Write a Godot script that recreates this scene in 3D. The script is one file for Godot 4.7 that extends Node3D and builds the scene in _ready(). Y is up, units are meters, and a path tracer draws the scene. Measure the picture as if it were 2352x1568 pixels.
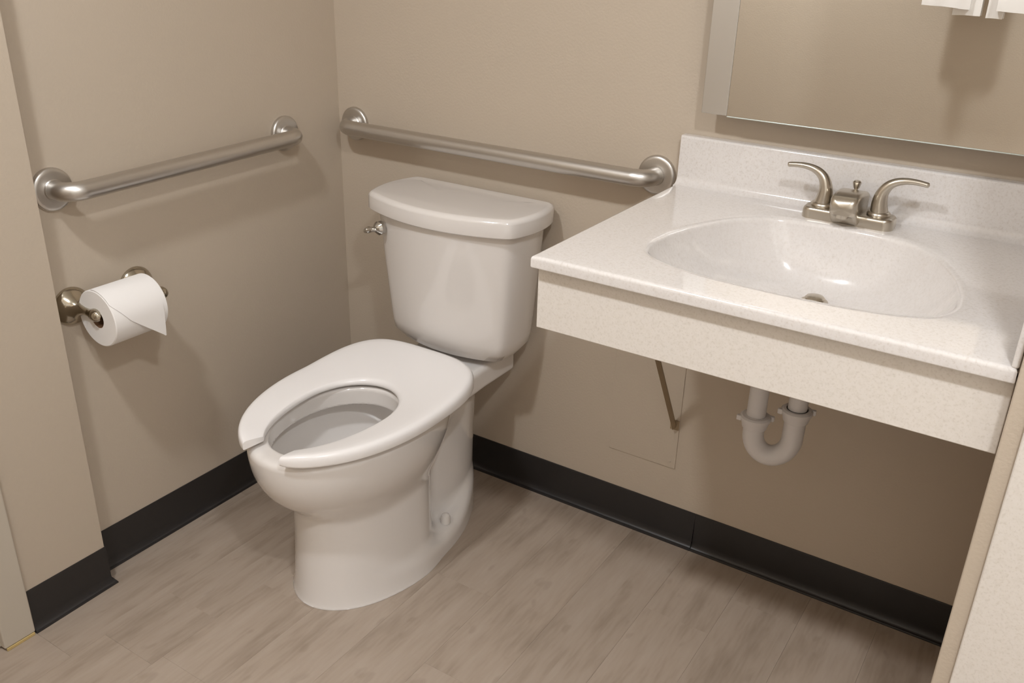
extends Node3D
# A hotel bathroom corner: toilet with two grab bars, wall-hung vanity with an integral basin, mirror.
# Metres, y up. The back wall is z = 0, the left wall is x = 0, the floor is y = 0.

var M := {}
var taken := {}

# ---------------------------------------------------------------- mesh helpers
class Shape:
	var v := PackedVector3Array()
	var n := PackedVector3Array()
	var uv := PackedVector2Array()
	var t := PackedInt32Array()
	func tri(a: int, b: int, c: int) -> void:
		t.append(a); t.append(b); t.append(c)
	func quad(a: int, b: int, c: int, d: int) -> void:
		tri(a, b, c); tri(a, c, d)
	# rings of equal length, each joined to the next
	func loft(rings: Array, closed := true, cap_start := true, cap_end := true) -> void:
		var k: int = rings[0].size()
		var base := v.size()
		for r in rings:
			v.append_array(r)
		var m := k if closed else k - 1
		for i in rings.size() - 1:
			for j in m:
				var a := base + i * k + j
				var b := base + i * k + (j + 1) % k
				quad(a, b, b + k, a + k)
		if cap_start: cap(rings[0], true)
		if cap_end: cap(rings[-1], false)
	func cap(ring: PackedVector3Array, flip: bool) -> void:
		var base := v.size()
		var mid := Vector3.ZERO
		for p in ring: mid += p
		mid /= ring.size()
		v.append_array(ring); v.append(mid)
		var c := base + ring.size()
		for j in ring.size():
			var a := base + j
			var b := base + (j + 1) % ring.size()
			if flip: tri(c, b, a)
			else: tri(c, a, b)
	func mesh(smooth_deg := 40.0) -> ArrayMesh:
		# outward faces: Godot's front faces run clockwise
		var vol := 0.0
		for i in range(0, t.size(), 3):
			vol += v[t[i]].dot(v[t[i + 1]].cross(v[t[i + 2]]))
		if vol > 0.0:
			for i in range(0, t.size(), 3):
				var s := t[i + 1]; t[i + 1] = t[i + 2]; t[i + 2] = s
		var arr := []
		arr.resize(Mesh.ARRAY_MAX)
		if n.size() == v.size() and n.size() > 0:
			arr[Mesh.ARRAY_VERTEX] = v; arr[Mesh.ARRAY_NORMAL] = n; arr[Mesh.ARRAY_INDEX] = t
			if uv.size() == v.size(): arr[Mesh.ARRAY_TEX_UV] = uv
		else:
			# split at hard edges: corner normals from faces within smooth_deg
			var fn := PackedVector3Array()
			var at := {}
			for i in range(0, t.size(), 3):
				var c := (v[t[i + 2]] - v[t[i]]).cross(v[t[i + 1]] - v[t[i]])
				fn.append(c)
				for j in 3:
					var key := Vector3i((v[t[i + j]] * 50000.0).round())
					if not at.has(key): at[key] = PackedInt32Array()
					at[key].append(i / 3)
			var limit := cos(deg_to_rad(smooth_deg))
			var pv := PackedVector3Array()
			var pn := PackedVector3Array()
			var pu := PackedVector2Array()
			for i in range(0, t.size(), 3):
				var f := i / 3
				var me := fn[f].normalized()
				if me.length_squared() < 0.5: continue
				for j in 3:
					var q := t[i + j]
					var sum := Vector3.ZERO
					for g in at[Vector3i((v[q] * 50000.0).round())]:
						if fn[g].normalized().dot(me) >= limit: sum += fn[g]
					pv.append(v[q]); pn.append(sum.normalized() if sum.length_squared() > 0.0 else me)
					if uv.size() == v.size(): pu.append(uv[q])
			arr[Mesh.ARRAY_VERTEX] = pv; arr[Mesh.ARRAY_NORMAL] = pn
			if pu.size() == pv.size(): arr[Mesh.ARRAY_TEX_UV] = pu
		var am := ArrayMesh.new()
		am.add_surface_from_arrays(Mesh.PRIMITIVE_TRIANGLES, arr)
		return am

func part(called: String, m: Mesh, material: Material, parent: Node, at := Vector3.ZERO) -> MeshInstance3D:
	var o := MeshInstance3D.new()
	o.name = called
	o.mesh = m
	o.material_override = material
	o.position = at
	o.cast_shadow = GeometryInstance3D.SHADOW_CASTING_SETTING_ON
	parent.add_child(o, true)
	return o

func numbered(called: String) -> String:
	if not taken.has(called):
		taken[called] = 0
		return called
	taken[called] += 1
	return "%s_%03d" % [called, taken[called]]

func thing(called: String, label: String, category: String, at := Vector3.ZERO, group := "") -> Node3D:
	var o := Node3D.new()
	o.name = numbered(called)
	add_child(o)
	o.position = at
	o.set_meta("label", label)
	o.set_meta("category", category)
	if group != "": o.set_meta("group", group)
	return o

func structure(called: String, m: Mesh, material: Material, label: String, category: String) -> MeshInstance3D:
	var o := part(called, m, material, self)
	o.set_meta("kind", "structure")
	o.set_meta("label", label)
	o.set_meta("category", category)
	return o

# box between two corners with rounded (chamfered twice) edges
func block(a: Vector3, b: Vector3, r := 0.0, into: Shape = null) -> Shape:
	var s := into if into else Shape.new()
	if r <= 0.0:
		var ring := func(y: float) -> PackedVector3Array:
			return PackedVector3Array([Vector3(a.x, y, a.z), Vector3(b.x, y, a.z), Vector3(b.x, y, b.z), Vector3(a.x, y, b.z)])
		s.loft([ring.call(a.y), ring.call(b.y)])
		return s
	var rings := []
	var steps := 4
	for side in 2:
		for i in steps + 1:
			var f := float(i) / steps * PI / 2
			var y: float
			var k: float
			if side == 0:
				y = a.y + r * (1.0 - sin(f)); k = r * (1.0 - cos(f))
				y = a.y + r * (1.0 - cos(f)); k = r * (1.0 - sin(f))
			else:
				y = b.y - r * (1.0 - sin(f)); k = r * (1.0 - cos(f))
			rings.append(round_rect(a.x + k, b.x - k, a.z + k, b.z - k, max(r - k, 0.0), y, steps))
	s.loft(rings)
	return s

func round_rect(x0: float, x1: float, z0: float, z1: float, r: float, y: float, steps := 4) -> PackedVector3Array:
	var out := PackedVector3Array()
	var cs := [Vector2(x1 - r, z1 - r), Vector2(x0 + r, z1 - r), Vector2(x0 + r, z0 + r), Vector2(x1 - r, z0 + r)]
	for c in 4:
		for i in steps + 1:
			var f := PI / 2 * (c + float(i) / steps)
			out.append(Vector3(cs[c].x + r * cos(f), y, cs[c].y + r * sin(f)))
	return out

# profile of (radius, height) turned about an axis
func lathe(profile: Array, origin: Vector3, axis: Vector3, sides := 40, into: Shape = null) -> Shape:
	var s := into if into else Shape.new()
	axis = axis.normalized()
	var u := axis.cross(Vector3(0.31, 0.9, 0.27)).normalized()
	var w := axis.cross(u)
	var rings := []
	for p in profile:
		var ring := PackedVector3Array()
		for i in sides:
			var f := TAU * i / sides
			ring.append(origin + axis * p.y + (u * cos(f) + w * sin(f)) * max(p.x, 0.00002))
		rings.append(ring)
	s.loft(rings)
	return s

# tube along a path; radii: one per point, or one for all; flat squeezes one cross axis
func tube(path: PackedVector3Array, radii: Array, sides := 24, flat := 1.0, up := Vector3(0.013, 0.02, 1.0), into: Shape = null, capped := true) -> Shape:
	var s := into if into else Shape.new()
	var rings := []
	for i in path.size():
		var d: Vector3 = (path[min(i + 1, path.size() - 1)] - path[max(i - 1, 0)]).normalized()
		var u := (up - d * up.dot(d)).normalized()
		var w := d.cross(u)
		var r: float = radii[i] if radii.size() > 1 else radii[0]
		var ring := PackedVector3Array()
		for j in sides:
			var f := TAU * j / sides
			ring.append(path[i] + u * cos(f) * r + w * sin(f) * r * flat)
		rings.append(ring)
	s.loft(rings, true, capped, capped)
	return s

func bezier(a: Vector3, b: Vector3, c: Vector3, d: Vector3, count: int) -> PackedVector3Array:
	var out := PackedVector3Array()
	for i in count + 1:
		out.append(a.bezier_interpolate(b, c, d, float(i) / count))
	return out

# straight path with rounded corners
func bent(points: Array, r: float, steps := 8) -> PackedVector3Array:
	var out := PackedVector3Array([points[0]])
	for i in range(1, points.size() - 1):
		var p: Vector3 = points[i]
		var a: Vector3 = (points[i - 1] - p).normalized()
		var b: Vector3 = (points[i + 1] - p).normalized()
		var half: float = a.angle_to(b) / 2.0
		var cut := r / tan(half)
		var mid := p + (a + b).normalized() * (r / sin(half))
		var e0 := p + a * cut - mid
		var e1 := p + b * cut - mid
		for k in steps + 1:
			out.append(mid + e0.slerp(e1, float(k) / steps))
	out.append(points[-1])
	return out

# polygon in the (p, q) plane pushed along x
func extrude_x(poly: Array, x0: float, x1: float, into: Shape = null) -> Shape:
	var s := into if into else Shape.new()
	var a := PackedVector3Array()
	var b := PackedVector3Array()
	for p in poly:
		a.append(Vector3(x0, p.y, p.x)); b.append(Vector3(x1, p.y, p.x))
	s.loft([a, b], true, false, false)
	var flat := PackedVector2Array(poly)
	var idx := Geometry2D.triangulate_polygon(flat)
	var ba := s.v.size(); s.v.append_array(a)
	var bb := s.v.size(); s.v.append_array(b)
	var cw := Geometry2D.is_polygon_clockwise(flat)
	for i in range(0, idx.size(), 3):
		var q := [idx[i], idx[i + 1], idx[i + 2]]
		# loft side faces run a -> b; orient caps to agree
		var area := (flat[q[1]] - flat[q[0]]).cross(flat[q[2]] - flat[q[0]])
		var pos := area > 0.0
		if pos == cw:
			s.tri(ba + q[0], ba + q[1], ba + q[2]); s.tri(bb + q[0], bb + q[2], bb + q[1])
		else:
			s.tri(ba + q[0], ba + q[2], ba + q[1]); s.tri(bb + q[0], bb + q[1], bb + q[2])
	return s

# ---------------------------------------------------------------- materials
func mat(albedo: Color, rough: float, metal := 0.0) -> StandardMaterial3D:
	var m := StandardMaterial3D.new()
	m.albedo_color = albedo
	m.roughness = rough
	m.metallic = metal
	return m

func noise(freq: float, kind := FastNoiseLite.TYPE_SIMPLEX_SMOOTH, oct := 4, sd := 1) -> FastNoiseLite:
	var f := FastNoiseLite.new()
	f.seed = sd
	f.noise_type = kind
	f.frequency = freq
	f.fractal_octaves = oct
	return f

func bumpy(m: StandardMaterial3D, freq: float, strength: float, tile: float, sd := 3) -> void:
	var f := noise(freq, FastNoiseLite.TYPE_SIMPLEX_SMOOTH, 3, sd)
	var img := f.get_seamless_image(512, 512)
	img.convert(Image.FORMAT_RGBA8)
	img.bump_map_to_normal_map(strength)
	m.normal_enabled = true
	m.normal_texture = ImageTexture.create_from_image(img)
	m.normal_scale = 0.35
	m.uv1_triplanar = true
	m.uv1_world_triplanar = true
	m.uv1_scale = Vector3.ONE / tile

func speckled(base: Color, fleck: Color, rough: float, sd: int, amount := 1.0) -> StandardMaterial3D:
	var m := mat(Color.WHITE, rough)
	var n1 := noise(0.05, FastNoiseLite.TYPE_SIMPLEX_SMOOTH, 3, sd).get_seamless_image(512, 512)
	var n2 := noise(0.11, FastNoiseLite.TYPE_SIMPLEX_SMOOTH, 2, sd + 7).get_seamless_image(512, 512)
	var img := Image.create(512, 512, false, Image.FORMAT_RGB8)
	for y in 512:
		for x in 512:
			var a := n1.get_pixel(x, y).r
			var b := n2.get_pixel(x, y).r
			var k: float = clamp((a - 0.45) * 0.8, 0.0, 0.35) + clamp((b - 0.62) * 3.0, 0.0, 0.5)
			img.set_pixel(x, y, base.lerp(fleck, clamp(k * amount, 0.0, 1.0)))
	m.albedo_texture = ImageTexture.create_from_image(img)
	m.uv1_triplanar = true
	m.uv1_world_triplanar = true
	m.uv1_scale = Vector3.ONE / 0.30
	return m

func plank_image(sd: int) -> ImageTexture:
	# wood-look vinyl: grey-brown with long pale and dark streaks along v
	var w := 256
	var h := 512
	var long := noise(1.0, FastNoiseLite.TYPE_SIMPLEX_SMOOTH, 4, sd)
	var wide := noise(1.0, FastNoiseLite.TYPE_SIMPLEX_SMOOTH, 3, sd + 11)
	var fine := noise(1.0, FastNoiseLite.TYPE_SIMPLEX, 3, sd + 23)
	var img := Image.create(w, h, false, Image.FORMAT_RGB8)
	var c0 := Color(0.655, 0.592, 0.530)
	var dark := Color(0.520, 0.460, 0.400)
	var pale := Color(0.715, 0.660, 0.608)
	for y in h:
		for x in w:
			var u := float(x) / w * 0.5
			var v := float(y) / h * 1.0
			var a := long.get_noise_2d(u * 26.0, v * 2.0)
			var b := wide.get_noise_2d(u * 9.0, v * 3.4)
			var c := fine.get_noise_2d(u * 90.0, v * 11.0)
			var k := a * 0.34 + b * 0.40 + c * 0.16
			var col := c0.lerp(pale, clamp(k * 1.1, 0.0, 1.0)).lerp(dark, clamp(-k * 1.15, 0.0, 1.0))
			var knot := wide.get_noise_2d(u * 14.0 + 40.0, v * 7.0)
			if knot > 0.46: col = col.lerp(dark, clamp((knot - 0.46) * 1.6, 0.0, 0.22))
			img.set_pixel(x, y, col)
	return ImageTexture.create_from_image(img)

func make_materials() -> void:
	M.wall = mat(Color(0.748, 0.692, 0.622), 0.62)
	bumpy(M.wall, 0.055, 1.6, 0.22)
	M.hall = mat(Color(0.86, 0.845, 0.82), 0.7)
	M.trim = mat(Color(0.755, 0.715, 0.655), 0.5)
	M.ceiling = mat(Color(0.93, 0.92, 0.90), 0.9)
	M.rubber = mat(Color(0.160, 0.150, 0.148), 0.36)
	M.china = mat(Color(0.888, 0.866, 0.846), 0.12)
	M.china.clearcoat_enabled = true
	M.china.clearcoat = 0.6
	M.china.clearcoat_roughness = 0.05
	M.plastic = mat(Color(0.945, 0.930, 0.920), 0.22)
	M.pvc = mat(Color(0.83, 0.81, 0.80), 0.4)
	M.marble = speckled(Color(0.885, 0.865, 0.850), Color(0.815, 0.785, 0.755), 0.12, 5)
	M.marble.clearcoat_enabled = true
	M.marble.clearcoat = 0.5
	M.marble.clearcoat_roughness = 0.05
	M.laminate = speckled(Color(0.872, 0.845, 0.812), Color(0.810, 0.777, 0.735), 0.38, 9)
	M.steel = mat(Color(0.80, 0.785, 0.765), 0.36, 1.0)
	M.nickel = mat(Color(0.775, 0.745, 0.695), 0.28, 1.0)
	M.polished = mat(Color(0.73, 0.70, 0.64), 0.13, 1.0)
	M.chrome = mat(Color(0.76, 0.75, 0.73), 0.1, 1.0)
	M.paper = mat(Color(0.925, 0.910, 0.895), 0.9)
	M.core = mat(Color(0.56, 0.43, 0.32), 0.85)
	M.mirror = mat(Color(0.985, 0.985, 0.975), 0.0, 1.0)
	M.frost = mat(Color(0.82, 0.805, 0.78), 0.45, 1.0)
	M.glass_edge = mat(Color(0.86, 0.90, 0.88), 0.2, 0.3)
	M.backing = mat(Color(0.42, 0.41, 0.40), 0.6)
	M.towel = mat(Color(0.93, 0.91, 0.89), 0.95)
	bumpy(M.towel, 0.12, 3.0, 0.08, 8)
	M.bracket = mat(Color(0.63, 0.55, 0.44), 0.6)
	M.water = mat(Color(0.80, 0.80, 0.79), 0.02)
	M.door = mat(Color(0.80, 0.75, 0.68), 0.45)
	M.caulk = mat(Color(0.76, 0.66, 0.44), 0.7)
	M.dome = mat(Color(0.95, 0.93, 0.88), 0.3)
	M.dome.emission_enabled = true
	M.dome.emission = Color(0.964, 0.979, 1.0)
	M.dome.emission_energy_multiplier = 8.0
	M.planks = []
	for i in 6:
		var m := mat(Color.WHITE.darkened(0.012 * (i % 3)), 0.46)
		m.albedo_texture = M.planks[i % 3].albedo_texture if i >= 3 else plank_image(31 + i * 13)
		m.uv1_offset = Vector3(0.37 * i, 0.43 * i, 0)
		M.planks.append(m)

# ---------------------------------------------------------------- setting
func build_room() -> void:
	var h := 2.42
	# walls with thickness; the plumbing wall, the left wall and its thicker front length with the doorway
	structure("wall_back", block(Vector3(-0.12, -0.05, -0.12), Vector3(2.72, h + 0.1, 0.0)).mesh(), M.wall, "beige painted wall behind the toilet and the vanity", "wall")
	structure("wall_left", block(Vector3(-0.12, -0.05, 0.0), Vector3(0.0, h + 0.1, 0.89)).mesh(), M.wall, "beige painted wall with the toilet paper holder", "wall")
	var s := block(Vector3(-0.12, -0.05, 0.89), Vector3(0.056, h + 0.1, 1.135), 0.0)
	block(Vector3(-0.12, -0.05, 1.96), Vector3(0.056, h + 0.1, 2.32), 0.0, s)
	block(Vector3(-0.12, 2.06, 1.135), Vector3(0.056, h + 0.1, 1.96), 0.0, s)
	structure("wall_doorway", s.mesh(), M.wall, "beige textured wall stepping forward beside the doorway", "wall")
	# the wall opposite the vanity, with the open doorway the view is taken from and the lit hall beyond it
	var w := block(Vector3(-0.12, -0.05, 2.2), Vector3(1.66, h + 0.1, 2.32))
	block(Vector3(2.48, -0.05, 2.2), Vector3(2.72, h + 0.1, 2.32), 0.0, w)
	block(Vector3(1.66, 2.06, 2.2), Vector3(2.48, h + 0.1, 2.32), 0.0, w)
	structure("wall_front", w.mesh(), M.wall, "beige wall with towels, seen in the mirror", "wall")
	var hw := block(Vector3(0.78, -0.05, 2.32), Vector3(0.9, h + 0.1, 3.62))
	block(Vector3(3.3, -0.05, 2.32), Vector3(3.42, h + 0.1, 3.62), 0.0, hw)
	block(Vector3(0.78, -0.05, 3.5), Vector3(3.42, h + 0.1, 3.62), 0.0, hw)
	block(Vector3(2.72, -0.05, 2.2), Vector3(3.42, h + 0.1, 2.32), 0.0, hw)
	structure("wall_hall", hw.mesh(), M.hall, "pale hall walls out of view behind", "wall")
	structure("floor_hall", block(Vector3(0.78, -0.06, 2.2), Vector3(3.42, -0.001, 3.62)).mesh(), M.hall, "pale hall floor out of view behind", "floor")
	structure("ceiling_hall", block(Vector3(0.78, h, 2.3), Vector3(3.42, h + 0.1, 3.62)).mesh(), M.ceiling, "pale hall ceiling out of view behind", "ceiling")
	structure("wall_right", block(Vector3(2.6, -0.05, 0.6), Vector3(2.72, h + 0.1, 2.22)).mesh(), M.hall, "far side wall out of view on the right", "wall")
	structure("wall_alcove", block(Vector3(1.694, -0.05, -0.02), Vector3(2.66, h + 0.1, 0.63), 0.003).mesh(), M.wall, "beige textured wall end closing the vanity alcove", "wall")
	structure("ceiling", block(Vector3(-0.12, h, -0.12), Vector3(2.72, h + 0.1, 2.32)).mesh(), M.ceiling, "pale ceiling above the room", "ceiling")

	# floor of wood-look planks laid along z
	var f := structure("floor", block(Vector3(-0.12, -0.06, -0.02), Vector3(2.72, -0.006, 2.2)).mesh(), M.planks[1], "taupe wood-look plank floor", "floor")
	var width := 0.152
	var meshes := {}
	var rng := RandomNumberGenerator.new()
	rng.seed = 12
	var col := 0
	var x := -0.113
	while x < 2.66:
		var z := -0.02 - rng.randf_range(0.1, 0.8)
		while z < 2.21:
			var z0: float = max(z, -0.015)
			var z1: float = min(z + 1.219, 2.2)
			if z1 - z0 > 0.03:
				var key := snappedf(z1 - z0, 0.0001)
				if not meshes.has(key):
					meshes[key] = plank(width - 0.0002, z1 - z0 - 0.0002)
				part("plank", meshes[key], M.planks[rng.randi() % 6], f, Vector3(x, 0, z0))
			z += 1.219
		x += width
		col += 1

	# rubber cove base: thin upright strip with a rounded toe
	baseboard("baseboard_back", [Vector3(0.0, 0, 0.0), Vector3(1.105, 0, 0.0)], [Vector3(0, 0, 1)], "black rubber cove base along the back wall behind the toilet")
	baseboard("baseboard_vanity", [Vector3(1.1051, 0, -0.0004), Vector3(1.694, 0, -0.0004)], [Vector3(0, 0, 1)], "black rubber cove base along the back wall under the sink")
	baseboard("baseboard_left", [Vector3(0.0, 0, 0.89), Vector3(0.0, 0, 0.0)], [Vector3(1, 0, 0)], "black rubber cove base along the left wall beside the toilet")
	baseboard("baseboard_doorway", [Vector3(0.056, 0, 1.079), Vector3(0.056, 0, 0.89), Vector3(0.0, 0, 0.89)], [Vector3(1, 0, 0), Vector3(0, 0, -1)], "short black rubber cove base beside the door casing")
	baseboard("baseboard_front", [Vector3(1.60, 0, 2.2), Vector3(0.056, 0, 2.2)], [Vector3(0, 0, -1)], "black rubber cove base on the wall with towels")

	# door casing and door in the left wall
	var c := Node3D.new()
	c.name = "trim_1"
	add_child(c)
	c.set_meta("kind", "structure"); c.set_meta("label", "painted casing around the doorway at the left edge"); c.set_meta("category", "trim")
	part("casing_leg", block(Vector3(0.05, 0.006, 1.079), Vector3(0.070, 2.12, 1.146), 0.004).mesh(), M.trim, c)
	part("casing_leg", block(Vector3(0.05, 0.006, 1.95), Vector3(0.070, 2.12, 2.015), 0.004).mesh(), M.trim, c)
	part("casing_head", block(Vector3(0.05, 2.052, 1.146), Vector3(0.070, 2.12, 1.95), 0.004).mesh(), M.trim, c)
	part("jamb", block(Vector3(-0.12, 0.006, 1.135), Vector3(0.054, 2.06, 1.152), 0.003).mesh(), M.trim, c)
	part("jamb", block(Vector3(-0.12, 0.006, 1.944), Vector3(0.054, 2.06, 1.96), 0.003).mesh(), M.trim, c)
	part("caulk_bead", block(Vector3(0.0685, 0.0, 1.082), Vector3(0.0715, 0.007, 1.143), 0.001).mesh(), M.caulk, c)
	var c2 := Node3D.new()
	c2.name = "trim_2"
	add_child(c2)
	c2.set_meta("kind", "structure"); c2.set_meta("label", "painted casing around the doorway out of view behind"); c2.set_meta("category", "trim")
	part("casing_leg", block(Vector3(1.60, 0.0, 2.184), Vector3(1.672, 2.12, 2.204), 0.004).mesh(), M.trim, c2)
	part("casing_leg", block(Vector3(2.468, 0.0, 2.184), Vector3(2.54, 2.12, 2.204), 0.004).mesh(), M.trim, c2)
	part("casing_head", block(Vector3(1.672, 2.052, 2.184), Vector3(2.468, 2.12, 2.204), 0.004).mesh(), M.trim, c2)
	var d := Node3D.new()
	d.name = "door_1"
	add_child(d)
	d.set_meta("kind", "structure"); d.set_meta("label", "closed door in the doorway left of the view"); d.set_meta("category", "door")
	part("door_leaf", block(Vector3(-0.10, 0.012, 1.153), Vector3(-0.06, 2.055, 1.943), 0.003).mesh(), M.door, d)
	part("door_handle", lathe([Vector2(0.0, 0.0), Vector2(0.028, 0.0), Vector2(0.026, 0.008), Vector2(0.011, 0.012), Vector2(0.011, 0.03), Vector2(0.024, 0.045), Vector2(0.024, 0.055), Vector2(0.0, 0.064)], Vector3(-0.06, 0.98, 1.215), Vector3(1, 0, 0)).mesh(), M.nickel, d)

	# cultured-marble wall panel right of the alcove
	var p := thing("wall_panel", "tall off-white speckled wall panel at the right edge", "panel", Vector3(1.7165, 0.0, 0.631))
	part("panel_sheet", block(Vector3(0, 0.004, 0), Vector3(0.86, 1.95, 0.008), 0.0028).mesh(), M.laminate, p)

	# painted access panel in the wall below the vanity
	var ap := thing("access_panel", "beige flush access panel in the wall below the vanity", "panel", Vector3(0.86, 0.205, 0.0))
	part("panel_sheet", block(Vector3(0, 0, 0.0), Vector3(0.178, 0.38, 0.0022), 0.001).mesh(), M.wall, ap)
	part("screw", lathe([Vector2(0.0, 0.0), Vector2(0.0035, 0.0), Vector2(0.003, 0.0012), Vector2(0.0, 0.0016)], Vector3(0.163, 0.017, 0.0022), Vector3(0, 0, 1), 16).mesh(), M.wall, ap)

func plank(w: float, l: float) -> ArrayMesh:
	var s := Shape.new()
	var e := 0.0003
	var rings := [[0.0, -0.006], [0.0, -e], [e, 0.0]]
	var arr := []
	for r in rings:
		arr.append(PackedVector3Array([Vector3(r[0], r[1], r[0]), Vector3(w - r[0], r[1], r[0]), Vector3(w - r[0], r[1], l - r[0]), Vector3(r[0], r[1], l - r[0])]))
	s.loft(arr, true, false, true)
	for p in s.v: s.uv.append(Vector2(p.x / 0.5, p.z / 1.0))
	# the open bottom makes the signed volume unreliable only in size, not in sign
	return s.mesh(20.0)

func baseboard(called: String, path: Array, outs: Array, label: String) -> void:
	# path points along the foot of the wall; one outward direction per stretch, mitred where they meet
	var prof := [Vector2(0.0, 0.0), Vector2(0.0160, 0.0), Vector2(0.0156, 0.0026)]
	for i in 9:
		var f := PI / 2 * i / 8.0
		prof.append(Vector2(0.0035 + 0.0112 * (1.0 - sin(f)), 0.0042 + 0.020 * (1.0 - cos(f))))
	prof.append(Vector2(0.0034, 0.098))
	prof.append(Vector2(0.0022, 0.1016))
	prof.append(Vector2(0.0, 0.1016))
	var rings := []
	for i in path.size():
		var o: Vector3 = outs[0] if i == 0 else (outs[-1] if i == path.size() - 1 else (outs[i - 1] + outs[i]) * 0.74)
		var ring := PackedVector3Array()
		for p in prof: ring.append(path[i] + o * p.x + Vector3(0, p.y, 0))
		rings.append(ring)
	var s := Shape.new()
	s.loft(rings)
	structure(called, s.mesh(35.0), M.rubber, label, "baseboard")

# ---------------------------------------------------------------- toilet
const TX := 0.476

func smin(a: float, b: float, k: float) -> float:
	var h: float = max(k - absf(a - b), 0.0) / k
	return min(a, b) - h * h * k * 0.25

func smax(a: float, b: float, k: float) -> float:
	return -smin(-a, -b, k)

func egg(u: float, v: float, af: float, ab: float, w: float) -> float:
	var a := af if v > 0.0 else ab
	var p := u / w
	var q := v / a
	var l := sqrt(p * p + q * q)
	if l < 0.2: return -0.8 * minf(w, a)
	return (l - 1.0) * l / sqrt(p * p / (w * w) + q * q / (a * a))

func box_round(p: Vector3, c: Vector3, h: Vector3, r: float) -> float:
	var q := (p - c).abs() - h + Vector3(r, r, r)
	return Vector3(maxf(q.x, 0), maxf(q.y, 0), maxf(q.z, 0)).length() + minf(maxf(q.x, maxf(q.y, q.z)), 0.0) - r

func bowl_field(p: Vector3) -> float:
	var u := absf(p.x)
	var y := p.y
	var z := p.z
	# bowl: egg plan, rounded underside
	var t := clampf((0.405 - y) / 0.205, 0.0, 0.985)
	var k := pow(1.0 - pow(t, 2.3), 0.5)
	var bowl := egg(u, z - 0.50, 0.270 * k + 0.004, 0.255 * k, 0.178 * k + 0.002)
	bowl = smax(bowl * 0.8, y - 0.417, 0.016)
	bowl = maxf(bowl, 0.20 - y)
	# front pedestal, slightly flared to the floor
	var g := clampf(y / 0.26, 0.0, 1.0)
	var ped := egg(u, z - 0.46, lerpf(0.230, 0.212, sqrt(g)), 0.135, lerpf(0.150, 0.132, sqrt(g)))
	ped = smax(ped, y - 0.31, 0.03)
	# foot running back to the wall
	var foot := egg(u, z - 0.42, 0.20, 0.300, 0.146)
	foot = smax(foot, y - (0.055 + 0.045 * clampf((0.30 - z) / 0.2, 0.0, 1.0)), 0.03)
	# trapway column
	var waist := 0.080 + 0.028 * pow(clampf(y / 0.36, 0.0, 1.0), 2.0) * 0.5
	var colm := egg(u, z - 0.23, 0.17, 0.135, waist)
	colm = smax(colm, y - 0.39, 0.02)
	# rear deck under the tank
	var deck := box_round(Vector3(u, y, z), Vector3(0, 0.385, 0.18), Vector3(0.112, 0.030, 0.155), 0.012)
	var d := smin(bowl, ped, 0.040)
	d = smin(d, foot, 0.03)
	d = smin(d, colm, 0.03)
	d = smin(d, deck, 0.03)
	# hollow of the bowl with an overhanging rim
	var h1 := smax(egg(u, z - 0.555, 0.172, 0.150, 0.118), 0.36 - y, 0.004)
	var tt := clampf((0.372 - y) / 0.150, 0.0, 0.98)
	var kk := pow(1.0 - pow(tt, 1.9), 0.5)
	var h2 := smax(egg(u, z - 0.545 + 0.07 * tt, 0.19 * kk + 0.004, 0.178 * kk + 0.004, 0.143 * kk + 0.003) * 0.8, y - 0.372, 0.012)
	d = smax(d, -smin(h1, h2, 0.006), 0.010)
	return d

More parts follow.
